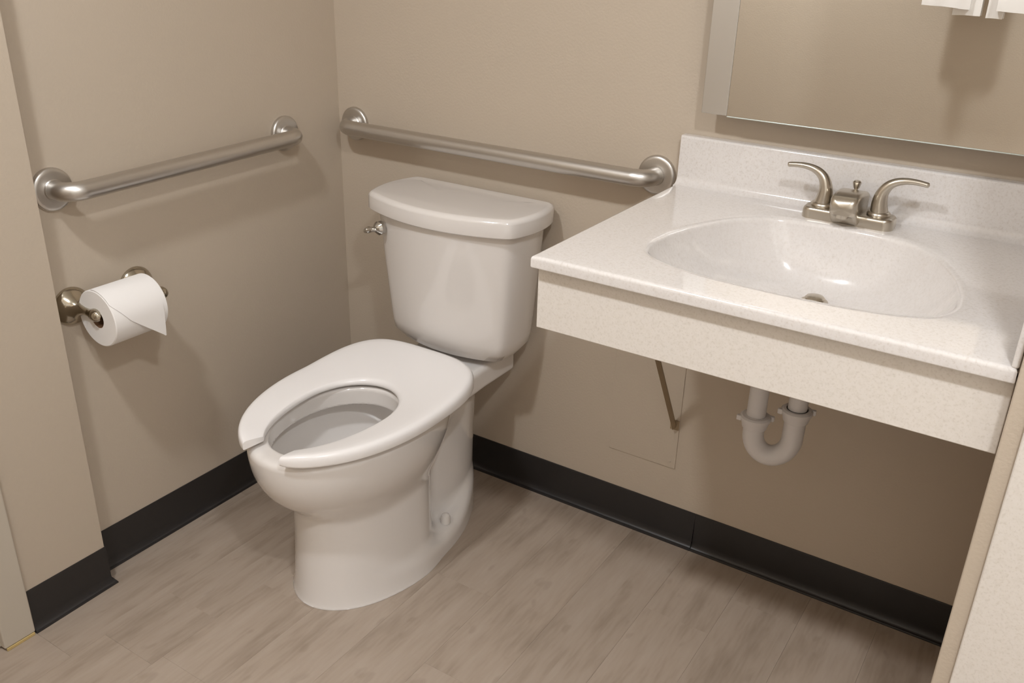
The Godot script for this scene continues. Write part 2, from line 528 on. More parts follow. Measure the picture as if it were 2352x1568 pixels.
func surface_net(field: Callable, lo: Vector3, cells: Vector3i, h: float) -> Shape:
	# field symmetric in x, lo.x = -cells.x * h / 2
	var nx := cells.x + 1
	var ny := cells.y + 1
	var nz := cells.z + 1
	var vals := PackedFloat32Array()
	vals.resize(nx * ny * nz)
	var half := nx / 2
	for k in nz:
		for j in ny:
			var row := (k * ny + j) * nx
			var i := half
			while i < nx:
				var val: float = field.call(lo + Vector3(i, j, k) * h)
				vals[row + i] = val
				vals[row + nx - 1 - i] = val
				# far from the surface: skip ahead
				var jump := int((absf(val) - h * 1.5) / (h * 1.6))
				if jump > 0:
					for q in range(1, jump + 1):
						if i + q < nx:
							vals[row + i + q] = val
							vals[row + nx - 1 - i - q] = val
					i += jump
				i += 1
	var s := Shape.new()
	var index := PackedInt32Array()
	index.resize(nx * ny * nz)
	index.fill(-1)
	for k in cells.z:
		for j in cells.y:
			for i in cells.x:
				var b := (k * ny + j) * nx + i
				var ins := 0
				for c in 8:
					if vals[b + (c & 1) + ((c >> 1) & 1) * nx + (c >> 2) * nx * ny] < 0.0: ins += 1
				if ins == 0 or ins == 8: continue
				var sum := Vector3.ZERO
				var cnt := 0
				for e in 12:
					var ax := e / 4
					var r := e % 4
					var o := Vector3i.ZERO
					if ax == 0: o = Vector3i(0, r & 1, r >> 1)
					elif ax == 1: o = Vector3i(r & 1, 0, r >> 1)
					else: o = Vector3i(r & 1, r >> 1, 0)
					var q := o
					q[ax] = 1
					var va := vals[b + o.x + o.y * nx + o.z * nx * ny]
					var vb := vals[b + q.x + q.y * nx + q.z * nx * ny]
					if (va < 0.0) != (vb < 0.0):
						var f := va / (va - vb)
						sum += Vector3(o).lerp(Vector3(q), f)
						cnt += 1
				var p := lo + (Vector3(i, j, k) + sum / cnt) * h
				var g := Vector3.ZERO
				for it in 2:
					var d0: float = field.call(p)
					var ee := 0.0015
					g = Vector3(field.call(p + Vector3(ee, 0, 0)) - d0, field.call(p + Vector3(0, ee, 0)) - d0, field.call(p + Vector3(0, 0, ee)) - d0) / ee
					var l2 := maxf(g.length_squared(), 0.2)
					p -= (g * d0 / l2).limit_length(h * 0.5)
				index[b] = s.v.size()
				s.v.append(p)
				s.n.append(g.normalized())
	for k in range(1, cells.z):
		for j in range(1, cells.y):
			for i in range(1, cells.x):
				var b := (k * ny + j) * nx + i
				var here := vals[b] < 0.0
				for ax in 3:
					var step: int = [1, nx, nx * ny][ax]
					if (vals[b + step] < 0.0) == here: continue
					var s1: int = [nx, nx * ny, 1][ax]
					var s2: int = [nx * ny, 1, nx][ax]
					var q := [index[b], index[b - s1], index[b - s1 - s2], index[b - s2]]
					if q.min() < 0: continue
					if here: s.quad(q[0], q[1], q[2], q[3])
					else: s.quad(q[0], q[3], q[2], q[1])
	return s

# plan of tank and lid: straight back, bowed front, bowed sides; unit corners scaled
func tank_ring(hw: float, zb: float, zc: float, zf: float, bulge: float, y: float, soft := 2) -> PackedVector3Array:
	var pts := []
	var back := [Vector2(hw * 0.985, zb), Vector2(-hw * 0.985, zb)]
	var arc := func(a: Vector2, b: Vector2, sag: float, count: int, out: Array) -> void:
		var m := (a + b) / 2.0
		var nrm := Vector2(-(b - a).y, (b - a).x).normalized()
		if nrm.dot(m - Vector2(0, 0.11)) < 0.0: nrm = -nrm
		for i in count:
			var f := float(i) / count
			out.append(a.lerp(b, f) + nrm * sag * (1.0 - pow(2.0 * f - 1.0, 2.0)))
	var fl := Vector2(-hw, zc)
	var fr := Vector2(hw, zc)
	# clockwise seen from above: back right -> back left -> front left -> front right
	arc.call(back[0], back[1], 0.0, 16, pts)
	arc.call(back[1], fl, bulge, 14, pts)
	arc.call(fl, fr, zf - zc, 28, pts)
	arc.call(fr, back[0], bulge, 14, pts)
	# soften corners
	for pass_i in soft:
		var q := pts.duplicate()
		for i in pts.size():
			q[i] = pts[i] * 0.5 + (pts[i - 1] + pts[(i + 1) % pts.size()]) * 0.25
		pts = q
	var out := PackedVector3Array()
	for p in pts: out.append(Vector3(p.x, y, p.y))
	return out

func ring_inset(ring: PackedVector3Array, d: float, y: float) -> PackedVector3Array:
	var mid := Vector3.ZERO
	for p in ring: mid += p
	mid /= ring.size()
	var out := PackedVector3Array()
	for i in ring.size():
		var tng: Vector3 = ring[(i + 1) % ring.size()] - ring[i - 1]
		var nrm := Vector3(tng.z, 0, -tng.x).normalized()
		if nrm.dot(ring[i] - mid) < 0.0: nrm = -nrm
		var q := ring[i] - nrm * d
		out.append(Vector3(q.x, y, q.z))
	return out

func build_toilet() -> void:
	var t := thing("toilet", "white two-piece toilet with open-front seat in the corner", "toilet", Vector3(TX, 0, 0))
	var h := 0.0065
	# the foot stands flat on the floor: the field runs on below it and is levelled off
	var body := surface_net(bowl_field, Vector3(-31 * h, -0.013, 0.013), Vector3i(62, 69, 120), h)
	for i in body.v.size():
		if body.v[i].y < 0.0004: body.v[i].y = 0.0004
	part("bowl", body.mesh(), M.china, t)
	# still water deep in the bowl
	var wr := PackedVector3Array()
	for i in 32:
		var f := TAU * i / 32
		wr.append(Vector3(0.052 * cos(f), 0.233, 0.482 + 0.066 * sin(f)))
	var ws := Shape.new()
	ws.cap(wr, false)
	part("water", ws.mesh(), M.water, t)
	# bolt caps on the foot
	for sx in [-1, 1]:
		part("bolt_cap", lathe([Vector2(0.012, 0.0), Vector2(0.012, 0.016), Vector2(0.010, 0.022), Vector2(0.005, 0.025), Vector2(0.0, 0.0255)], Vector3(sx * 0.112, 0.055, 0.325), Vector3(0, 1, 0), 24).mesh(), M.china, t)

	# tank: tapers to the bottom, rounded lower edge
	var rings := []
	for i in 15:
		var f := i / 14.0
		var y := lerpf(0.436, 0.768, f)
		var k := 0.0
		if f < 0.12: k = 0.016 * (1.0 - sqrt(1.0 - pow(1.0 - f / 0.12, 2.0)))
		var hw := lerpf(0.160, 0.190, pow(f, 0.9)) - k
		rings.append(tank_ring(hw, 0.028 + k, lerpf(0.176, 0.190, f) - k, lerpf(0.206, 0.243, f) - k, lerpf(0.010, 0.020, f), y))
	var ts := Shape.new()
	ts.loft(rings)
	part("tank", ts.mesh(50.0), M.china, t)
	# lid with a rounded top edge
	var base := tank_ring(0.205, 0.013, 0.208, 0.258, 0.022, 0.77, 1)
	var lr := [ring_inset(base, 0.010, 0.767), ring_inset(base, 0.003, 0.767), ring_inset(base, 0.0, 0.770)]
	lr.append(ring_inset(base, 0.0, 0.786))
	for i in 7:
		var f := PI / 2 * (i + 1) / 7.0
		lr.append(ring_inset(base, 0.014 * (1.0 - cos(f)), 0.796 + 0.014 * sin(f)))
	lr.append(ring_inset(base, 0.03, 0.8103))
	var ls := Shape.new()
	ls.loft(lr)
	part("tank_lid", ls.mesh(50.0), M.china, t)
	# chrome flush lever on the tank's front left
	var fl := part("flush_lever", lathe([Vector2(0.0, -0.006), Vector2(0.0165, -0.006), Vector2(0.0165, 0.004), Vector2(0.012, 0.009), Vector2(0.007, 0.014), Vector2(0.0, 0.016)], Vector3(-0.163, 0.727, 0.216), Vector3(-0.1, 0, 1), 28).mesh(), M.chrome, t)
	var lp := bezier(Vector3(-0.163, 0.727, 0.228), Vector3(-0.170, 0.728, 0.236), Vector3(-0.182, 0.724, 0.236), Vector3(-0.192, 0.718, 0.231), 12)
	var lrad := []
	for i in 13: lrad.append(0.0070 + 0.0034 * sin(PI * i / 12.0) * (1.0 if i > 6 else 0.2))
	part("lever_arm", tube(lp, lrad, 16, 0.8).mesh(), M.chrome, fl)

	build_seat(t)

	# supply line from the wall behind the tank
	var sp := bezier(Vector3(-0.13, 0.44, 0.10), Vector3(-0.13, 0.30, 0.10), Vector3(-0.20, 0.30, 0.06), Vector3(-0.20, 0.18, 0.045), 16)
	part("supply_hose", tube(sp, [0.0055], 14).mesh(), M.steel, t)
	var vs := lathe([Vector2(0.0, 0.0), Vector2(0.026, 0.0), Vector2(0.024, 0.006), Vector2(0.010, 0.009), Vector2(0.010, 0.05), Vector2(0.0, 0.051)], Vector3(-0.20, 0.165, 0.0005), Vector3(0, 0, 1), 24)
	part("shutoff_valve", vs.mesh(), M.chrome, t)

func seat_outer(phi: float) -> Vector2:
	# phi = 0 at the front, growing round the back
	var sx := sin(phi)
	var cz := cos(phi)
	var n := 2.0 if cz > 0.0 else 3.5
	var a := 0.308 if cz > 0.0 else 0.248
	var w := 0.1955
	var l := pow(pow(absf(sx) / w, n) + pow(absf(cz) / a, n), -1.0 / n)
	return Vector2(l * sx, 0.482 + l * cz)

func seat_inner(phi: float) -> Vector2:
	var sx := sin(phi)
	var cz := cos(phi)
	var a := 0.213 if cz > 0.0 else 0.128
	var w := 0.104
	var l := pow(pow(absf(sx) / w, 2.0) + pow(absf(cz) / a, 2.0), -0.5)
	return Vector2(l * sx, 0.535 + l * cz)

func build_seat(t: Node3D) -> void:
	var prof := [[0.0, 0.004], [0.0, 0.009], [0.02, 0.0145], [0.06, 0.0165], [0.18, 0.0185], [0.40, 0.022], [0.65, 0.0255], [0.82, 0.027], [0.91, 0.0262], [0.965, 0.0230], [0.992, 0.0180], [1.0, 0.012], [0.997, 0.005], [0.985, 0.0015], [0.93, 0.0], [0.06, 0.0], [0.02, 0.001]]
	var rings := []
	var steps := 120
	# seat ends either side of the front gap, |x| about 5 cm
	var g0 := 0.0
	while seat_outer(g0).x < 0.050: g0 += 0.002
	for i in steps + 1:
		var f := float(i) / steps
		var phi := lerpf(g0, TAU - g0, f)
		var o := seat_outer(phi)
		# inner point: the same angle about its own centre, fanned so the ends are square
		var gi := 0.0
		while seat_inner(gi).x < 0.044: gi += 0.004
		var inn := seat_inner(lerpf(gi, TAU - gi, f))
		# pull the first and last rings in a little to round the ends
		var ring := PackedVector3Array()
		var edge: float = minf(f, 1.0 - f) * steps
		var sh := 1.0
		if edge < 3.0: sh = sqrt(1.0 - pow(1.0 - (edge + 0.1) / 3.1, 2.0) * 0.6)
		for q in prof:
			var c: float = 0.5 + (q[0] - 0.5) * lerpf(0.90, 1.0, sh)
			var pt := inn.lerp(o, c)
			var yy: float = 0.4225 + 0.0135 + (q[1] - 0.0135) * sh
			# the ring thickens towards the hinges
			yy += 0.017 * pow(clampf((0.46 - pt.y) / 0.20, 0.0, 1.0), 1.3) * clampf(q[1] / 0.024, 0.0, 1.0)
			ring.append(Vector3(pt.x, yy, pt.y))
		rings.append(ring)
	var s := Shape.new()
	s.loft(rings)
	var seat := part("seat", s.mesh(55.0), M.plastic, t)
	for sx in [-1, 1]:
		part("hinge", block(Vector3(sx * 0.070 - 0.016, 0.4165, 0.208), Vector3(sx * 0.070 + 0.016, 0.4310, 0.250), 0.006).mesh(), M.plastic, seat)
	for sp in [Vector2(0.13, 0.40), Vector2(-0.13, 0.40), Vector2(0.125, 0.62), Vector2(-0.125, 0.62)]:
		part("bumper", block(Vector3(sp.x - 0.012, 0.4165, sp.y - 0.018), Vector3(sp.x + 0.012, 0.4235, sp.y + 0.018), 0.003).mesh(), M.plastic, seat)

# ---------------------------------------------------------------- grab bars, paper holder
func grab_bar(label: String, a: Vector3, b: Vector3, out: Vector3) -> void:
	var g := thing("grab_bar", label, "grab bar", a)
	var d := b - a
	var off := out * 0.058
	var path := bent([Vector3.ZERO + out * 0.004, off, d + off, d + out * 0.004], 0.034, 12)
	part("bar", tube(path, [0.0188], 32, 1.0, Vector3(0.02, 1.0, 0.03)).mesh(60.0), M.steel, g)
	var prof := [Vector2(0.0, 0.0005), Vector2(0.0428, 0.0005), Vector2(0.0432, 0.004), Vector2(0.0424, 0.008), Vector2(0.0398, 0.0105), Vector2(0.0350, 0.0118), Vector2(0.0215, 0.0125), Vector2(0.0198, 0.0145), Vector2(0.0, 0.0146)]
	part("flange", lathe(prof, Vector3.ZERO, out, 48).mesh(35.0), M.steel, g)
	part("flange", lathe(prof, d, out, 48).mesh(35.0), M.steel, g)

func build_paper() -> void:
	var y := 0.652
	var h := thing("toilet_paper_holder", "shiny nickel two-post toilet paper holder on the left wall", "paper holder", Vector3(0, y, 0.752))
	var prof := [Vector2(0.0, 0.0005), Vector2(0.0405, 0.0005), Vector2(0.041, 0.004), Vector2(0.0395, 0.008), Vector2(0.034, 0.014), Vector2(0.0255, 0.0205), Vector2(0.0175, 0.0275), Vector2(0.0115, 0.037), Vector2(0.0085, 0.050), Vector2(0.0082, 0.062), Vector2(0.0100, 0.070), Vector2(0.0128, 0.0775), Vector2(0.0138, 0.085), Vector2(0.0128, 0.0925), Vector2(0.0090, 0.0985), Vector2(0.0, 0.1008)]
	for dz in [0.078, -0.078]:
		part("post", lathe(prof, Vector3(0, 0, dz), Vector3(1, 0, 0), 40).mesh(50.0), M.polished, h)
	part("spindle", tube(PackedVector3Array([Vector3(0.085, 0, 0.078), Vector3(0.085, 0, -0.078)]), [0.0105], 24).mesh(), M.polished, h)

	var r := 0.0605
	var z0 := 0.703
	var z1 := 0.829
	var roll := thing("toilet_paper_roll", "full white toilet paper roll with a folded point", "toilet paper", Vector3(0.085, y - 0.0085, 0.0))
	# hollow roll: outer skin, ends, bore
	var pr := []
	for q in [Vector2(0.0205, z0), Vector2(0.0205, z1), Vector2(r - 0.002, z1), Vector2(r, z1 - 0.002), Vector2(r, z0 + 0.002), Vector2(r - 0.002, z0), Vector2(0.0205, z0)]:
		pr.append(q)
	var s := Shape.new()
	var rr := []
	for q in pr:
		var ring := PackedVector3Array()
		for i in 56:
			var f := TAU * i / 56
			ring.append(Vector3(q.x * cos(f), q.x * sin(f), q.y))
		rr.append(ring)
	s.loft(rr, true, false, false)
	part("roll", s.mesh(40.0), M.paper, roll)
	var cs := Shape.new()
	var cr := []
	for q in [Vector2(0.0192, z0 + 0.001), Vector2(0.0192, z1 - 0.001), Vector2(0.0204, z1 - 0.001), Vector2(0.0204, z0 + 0.001), Vector2(0.0192, z0 + 0.001)]:
		var ring := PackedVector3Array()
		for i in 40:
			var f := TAU * i / 40
			ring.append(Vector3(q.x * cos(f), q.x * sin(f), q.y))
		cr.append(ring)
	cs.loft(cr, true, false, false)
	part("cardboard_core", cs.mesh(40.0), M.core, roll)
	# last sheet folded to a point that hangs off the front of the roll, near the far end
	var sh := Shape.new()
	var top := []
	var n := 30
	var tip := z0 + 0.016
	for layer in 2:
		for i in n + 1:
			var f := float(i) / n
			var row := PackedVector3Array()
			var len_at := lerpf(-0.105, 0.098, f)   # distance along the sheet from the front of the roll (0), down positive
			var pos: Vector2
			var nrm: Vector2
			var rad := r + 0.0008
			if len_at < 0.0:
				var an := -len_at / rad
				pos = Vector2(rad * cos(an), rad * sin(an)); nrm = Vector2(cos(an), sin(an))
			else:
				pos = Vector2(rad + 0.0 - 0.05 * len_at * len_at * 4.0, -len_at * 0.62); nrm = Vector2(1, 0)
			pos += nrm * (0.0012 if layer == 1 else 0.0)
			# left edge runs from the near end of the roll to the tip; right edge stays by the far end
			var g := clampf((len_at + 0.042) / 0.139, 0.0, 1.0)
			var left := lerpf(z1 - 0.001, tip, g)
			var right := lerpf(z0 + 0.012, tip - 0.002, g)
			for j in 9:
				row.append(Vector3(pos.x, pos.y, lerpf(left, right, j / 8.0)))
			top.append(row)
	var rows := n + 1
	var faces := []
	for i in rows:
		var ring := PackedVector3Array()
		for j in 9: ring.append(top[i][j])
		for j in 9: ring.append(top[rows + i][8 - j])
		faces.append(ring)
	sh.loft(faces)
	part("folded_sheet", sh.mesh(35.0), M.paper, roll)

# ---------------------------------------------------------------- vanity
const VX0 := 0.976
const VX1 := 1.692
const VY := 0.9055
const VZ := 0.609
const BC := Vector2(1.348, 0.335)      # basin centre in plan
const DC := Vector2(1.345, 0.222)      # drain in plan

var basin_th := []
var basin_r := []

func basin_radius(th: float) -> float:
	var n := basin_th.size()
	for i in n:
		var a: float = basin_th[i]
		var b: float = basin_th[(i + 1) % n] + (TAU if i == n - 1 else 0.0)
		var x := th
		if x < a: x += TAU
		if x >= a and x <= b:
			var f := (x - a) / (b - a)
			var p0: float = basin_r[i - 1]
			var p1: float = basin_r[i]
			var p2: float = basin_r[(i + 1) % n]
			var p3: float = basin_r[(i + 2) % n]
			return cubic_interpolate(p1, p2, p0, p3, f)
	return 0.2

func build_vanity() -> void:
	var v := thing("vanity", "off-white speckled wall-hung vanity counter with integral sink", "vanity", Vector3.ZERO)
	# basin outline, half of it, mirrored: (x offset, z) in plan
	var half := [Vector2(0.0, 0.522), Vector2(0.06, 0.521), Vector2(0.125, 0.515), Vector2(0.18, 0.501), Vector2(0.222, 0.474), Vector2(0.240, 0.430), Vector2(0.240, 0.385), Vector2(0.229, 0.325), Vector2(0.205, 0.253), Vector2(0.170, 0.190), Vector2(0.120, 0.146), Vector2(0.06, 0.131), Vector2(0.0, 0.128)]
	var pts := []
	for p in half: pts.append(p)
	for i in range(half.size() - 2, 0, -1): pts.append(Vector2(-half[i].x, half[i].y))
	var list := []
	for p in pts:
		var d := Vector2(BC.x + p.x - BC.x, p.y - BC.y)
		list.append([fposmod(d.angle(), TAU), d.length()])
	list.sort_custom(func(a, b): return a[0] < b[0])
	for e in list:
		basin_th.append(e[0]); basin_r.append(e[1])
	# directions: even, plus the four corners of the slab
	var ths := []
	for i in 144: ths.append(TAU * i / 144.0)
	for c in [Vector2(VX0, 0.001), Vector2(VX1, 0.001), Vector2(VX0, VZ), Vector2(VX1, VZ)]:
		ths.append(fposmod((c - BC).angle(), TAU))
	ths.sort()
	var slab := func(th: float, inset: float) -> Vector2:
		var d := Vector2.from_angle(th)
		var best := 9.0
		var x0 := VX0 + inset
		var x1 := VX1 - inset
		var z0 := 0.001 + inset
		var z1 := VZ - inset
		# keep corner directions on the corners of the inset slab
		for c in [[Vector2(VX0, 0.001), Vector2(x0, z0)], [Vector2(VX1, 0.001), Vector2(x1, z0)], [Vector2(VX0, VZ), Vector2(x0, z1)], [Vector2(VX1, VZ), Vector2(x1, z1)]]:
			if absf(angle_difference(th, (c[0] - BC).angle())) < 0.0001: return c[1]
		if d.x > 0.0001: best = minf(best, (x1 - BC.x) / d.x)
		if d.x < -0.0001: best = minf(best, (x0 - BC.x) / d.x)
		if d.y > 0.0001: best = minf(best, (z1 - BC.y) / d.y)
		if d.y < -0.0001: best = minf(best, (z0 - BC.y) / d.y)
		return BC + d * best
	var rings := []
	# drain hole outward to the rim
	var depth := 0.118
	for i in 26:
		var f := i / 25.0
		var sfrac := lerpf(0.085, 1.0, 1.0 - pow(1.0 - f, 1.7))
		var ring := PackedVector3Array()
		for th in ths:
			var rim := BC + Vector2.from_angle(th) * basin_radius(th)
			var hole := DC + Vector2.from_angle(th) * 0.020
			var k := (sfrac - 0.085) / 0.915
			var q := hole.lerp(rim, k)
			var y := VY - 0.007 - (depth - 0.007) * pow(1.0 - pow(k, 3.0), 0.85)
			ring.append(Vector3(q.x, y, q.y))
		rings.append(ring)
	# rounded lip and the flat deck
	for e in [[0.0015, 0.0042], [0.0035, 0.0022], [0.007, 0.0008], [0.012, 0.0001], [0.02, 0.0]]:
		var ring := PackedVector3Array()
		for th in ths:
			var q: Vector2 = BC + Vector2.from_angle(th) * (basin_radius(th) + e[0])
			ring.append(Vector3(q.x, VY - e[1], q.y))
		rings.append(ring)
	for e in [[0.02, 0.0], [0.006, 0.0], [0.0035, 0.0006], [0.0015, 0.002], [0.0004, 0.004], [0.0, 0.0065], [0.0, 0.0185], [0.001, 0.0205], [0.02, 0.0206]]:
		var ring := PackedVector3Array()
		for th in ths:
			var q: Vector2 = slab.call(th, e[0])
			ring.append(Vector3(q.x, VY - e[1], q.y))
		rings.append(ring)
	# underside follows the basin below
	for e in [[1.10, 0.022], [1.03, 0.05], [0.9, 0.09], [0.6, 0.124], [0.25, 0.135]]:
		var ring := PackedVector3Array()
		for th in ths:
			var rim: Vector2 = BC + Vector2.from_angle(th) * basin_radius(th) * e[0]
			var q: Vector2 = rim if e[0] > 1.0 else DC.lerp(BC + Vector2.from_angle(th) * basin_radius(th), e[0])
			ring.append(Vector3(q.x, VY - e[1], q.y))
		rings.append(ring)
	var s := Shape.new()
	s.loft(rings, true, false, true)
	part("countertop", s.mesh(48.0), M.marble, v)
	# drain: ring and stopper
	var dr := part("drain", lathe([Vector2(0.0, -0.008), Vector2(0.0145, -0.008), Vector2(0.0165, -0.001), Vector2(0.020, 0.0015), Vector2(0.0235, 0.0018), Vector2(0.0235, -0.002), Vector2(0.0, -0.0085)], Vector3(DC.x, VY - 0.1175, DC.y), Vector3(0, 1, 0), 40).mesh(35.0), M.nickel, v)
	part("stopper", lathe([Vector2(0.004, -0.006), Vector2(0.004, 0.004), Vector2(0.0170, 0.0052), Vector2(0.0178, 0.0075), Vector2(0.0150, 0.0105), Vector2(0.0080, 0.0125), Vector2(0.0, 0.013)], Vector3(DC.x, VY - 0.1175, DC.y), Vector3(0, 1, 0), 36).mesh(40.0), M.nickel, dr)
	# backsplash with a coved foot and a rounded top
	var prof := [Vector2(0.001, VY - 0.002)]
	prof.append(Vector2(0.042, VY - 0.002))
	for i in 9:
		var f := PI / 2 * i / 8.0
		prof.append(Vector2(0.040 - 0.018 * sin(f), VY + 0.0002 + 0.018 * (1.0 - cos(f))))
	for i in 6:
		var f := PI / 2 * i / 5.0
		prof.append(Vector2(0.022 - 0.005 * (1.0 - cos(f)), 1.002 + 0.005 * sin(f)))
	prof.append(Vector2(0.001, 1.007))
	part("backsplash", extrude_x(prof, VX0, VX1 - 0.0085).mesh(35.0), M.marble, v)
	part("side_splash", block(Vector3(VX1 - 0.0085, VY - 0.001, 0.001), Vector3(VX1 + 0.0005, 1.007, VZ - 0.002), 0.003).mesh(), M.marble, v)
	part("apron", block(Vector3(VX0 + 0.003, 0.772, 0.570), Vector3(VX1 + 0.001, VY - 0.0195, 0.589), 0.002).mesh(), M.laminate, v)

	# slanted steel support under the left end
	var br := part("support_bracket", tube(PackedVector3Array([Vector3(1.026, 0.322, 0.006), Vector3(1.026, 0.872, 0.346)]), [0.0105], 4, 0.45, Vector3(0, -0.525, 0.85)).mesh(20.0), M.bracket, v)
	br.set_meta("label", "thin slanted tan bracket bracing the counter from below")
	part("wall_plate", block(Vector3(1.015, 0.312, 0.0005), Vector3(1.037, 0.338, 0.004), 0.001).mesh(), M.bracket, br)
	part("top_plate", block(Vector3(1.015, 0.8785, 0.006), Vector3(1.037, 0.8845, 0.38), 0.001).mesh(), M.bracket, br)

func build_trap() -> void:
	var t := thing("drain_trap", "white plastic drain trap hanging below the sink", "pipe", Vector3.ZERO)
	var a := Vector3(DC.x, 0, 0.205)
	var b := Vector3(1.274, 0, 0.228)
	var dir := (b - a).normalized()
	var rr := 0.0185
	part("tailpiece", tube(PackedVector3Array([Vector3(a.x, 0.7695, a.z), Vector3(a.x, 0.545, a.z)]), [rr], 28).mesh(), M.pvc, t)
	# U bend
	var path := PackedVector3Array()
	var mid := (a + b) / 2.0
	var rad := a.distance_to(b) / 2.0
	path.append(Vector3(a.x, 0.560, a.z))
	path.append(Vector3(a.x, 0.500, a.z))
	for i in 25:
		var f := PI * i / 24.0
		path.append(mid - dir * rad * cos(f) + Vector3(0, 0.495 - 0.046 * sin(f), 0))
	path.append(Vector3(b.x, 0.515, b.z))
	path.append(Vector3(b.x, 0.535, b.z))
	part("bend", tube(path, [rr + 0.0022], 28, 1.0, dir.cross(Vector3.UP)).mesh(50.0), M.pvc, t)
	# outlet: up, then back to the wall
	part("outlet_pipe", tube(bent([Vector3(b.x, 0.525, b.z), Vector3(b.x, 0.735, b.z), Vector3(b.x, 0.735, 0.001)], 0.035), [rr], 28, 1.0, Vector3(1, 0.01, 0.02)).mesh(50.0), M.pvc, t)
	part("wall_flange", lathe([Vector2(0.0, 0.0005), Vector2(0.036, 0.0005), Vector2(0.034, 0.005), Vector2(0.021, 0.008), Vector2(0.0, 0.0085)], Vector3(b.x, 0.735, 0), Vector3(0, 0, 1), 32).mesh(), M.pvc, t)
	# slip nuts with wings
	for c in [Vector3(a.x, 0.548, a.z), Vector3(b.x, 0.522, b.z)]:
		var nut := part("slip_nut", lathe([Vector2(0.0190, 0.012), Vector2(0.0262, 0.012), Vector2(0.0300, 0.009), Vector2(0.0300, 0.004), Vector2(0.0262, -0.004), Vector2(0.0240, -0.014), Vector2(0.0210, -0.016)], c, Vector3(0, 1, 0), 36).mesh(30.0), M.pvc, t)
		for k in 2:
			var d := Vector3(cos(0.5 + PI * k), 0, -sin(0.5 + PI * k))
			var e: Vector3 = c + d * 0.0315 + Vector3(0, 0.005, 0)
			part("wing", block(e - Vector3(0.005, 0.0055, 0.004), e + Vector3(0.005, 0.0055, 0.004), 0.002).mesh(), M.pvc, nut)

func build_faucet() -> void:
	var f := thing("faucet", "brushed nickel two-handle faucet behind the sink", "faucet", Vector3(1.348, VY, 0.080))
	# base plate: rounded bar, slightly narrower on top
	var rings := []
	for e in [[0.0, 0.0], [0.0, 0.014], [0.0012, 0.018], [0.0035, 0.0205], [0.007, 0.0212]]:
		rings.append(round_rect(-0.083 + e[0], 0.083 - e[0], -0.027 + e[0], 0.029 - e[0], 0.018 - e[0], e[1], 6))
	var s := Shape.new()
	s.loft(rings)
	part("base", s.mesh(40.0), M.nickel, f)
	# handles
	for side in [-1.0, 1.0]:
		var c := Vector3(side * 0.0515, 0.021, 0.0)
		var hd := part("handle", lathe([Vector2(0.0, 0.0), Vector2(0.0205, 0.0), Vector2(0.0212, 0.003), Vector2(0.0195, 0.0065), Vector2(0.0165, 0.008), Vector2(0.0, 0.0085)], c, Vector3(0, 1, 0), 36).mesh(40.0), M.nickel, f)
		# horn-shaped lever: stout foot, sweeping up, out and a little back to a slim tip
		var path := bezier(c + Vector3(0, 0.006, 0), c + Vector3(-side * 0.010, 0.052, 0.003), c + Vector3(side * 0.012, 0.078, 0.002), c + Vector3(side * 0.072, 0.068, 0.002), 24)
		var rad := []
		for i in 25:
			var k := i / 24.0
			rad.append(0.0054 + 0.0126 * pow(1.0 - k, 1.5) + 0.0015 * sin(k * 9.0) * maxf(0.0, 0.3 - k))
		var lever := tube(path, rad, 22, 0.88, Vector3(0, 0, 1))
		lathe([Vector2(0.0050, -0.0005), Vector2(0.0040, 0.0026), Vector2(0.0, 0.0042)], path[24], path[24] - path[23], 18, lever)
		part("lever", lever.mesh(50.0), M.nickel, hd)
	# spout: broad rounded block rising from the base and reaching over the basin
	var sec := []
	for i in 15:
		var k := i / 14.0
		var z := lerpf(-0.016, 0.070, k)
		var top := 0.057 + 0.009 * sin(k * PI * 0.6) - 0.010 * k * k
		var bot := lerpf(0.0012, 0.024, smoothstep(0.52, 0.92, k))
		var hw := lerpf(0.0270, 0.0240, k)
		var rr := 0.008
		if k > 0.86:
			var e := (k - 0.86) / 0.14
			hw -= 0.006 * e * e; top -= 0.007 * e * e; bot += 0.003 * e * e
		var ring := PackedVector3Array()
		var rc := round_rect(-hw, hw, bot, maxf(top, bot + 0.017), rr, 0.0, 5)
		for p in rc: ring.append(Vector3(p.x, p.z, z))
		sec.append(ring)
	var sp := Shape.new()
	sp.loft(sec)
	var spout := part("spout", sp.mesh(50.0), M.nickel, f)
	part("aerator", lathe([Vector2(0.0, -0.004), Vector2(0.0105, -0.004), Vector2(0.0110, 0.006), Vector2(0.0, 0.006)], Vector3(0, 0.024, 0.058), Vector3(0, 1, 0), 28).mesh(30.0), M.nickel, spout)
	part("lift_rod", lathe([Vector2(0.0, 0.0), Vector2(0.0028, 0.0), Vector2(0.0028, 0.046), Vector2(0.0055, 0.050), Vector2(0.0078, 0.058), Vector2(0.0078, 0.0605), Vector2(0.0055, 0.063), Vector2(0.0, 0.0635)], Vector3(0, 0.010, -0.020), Vector3(0, 1, 0), 24).mesh(40.0), M.nickel, f)

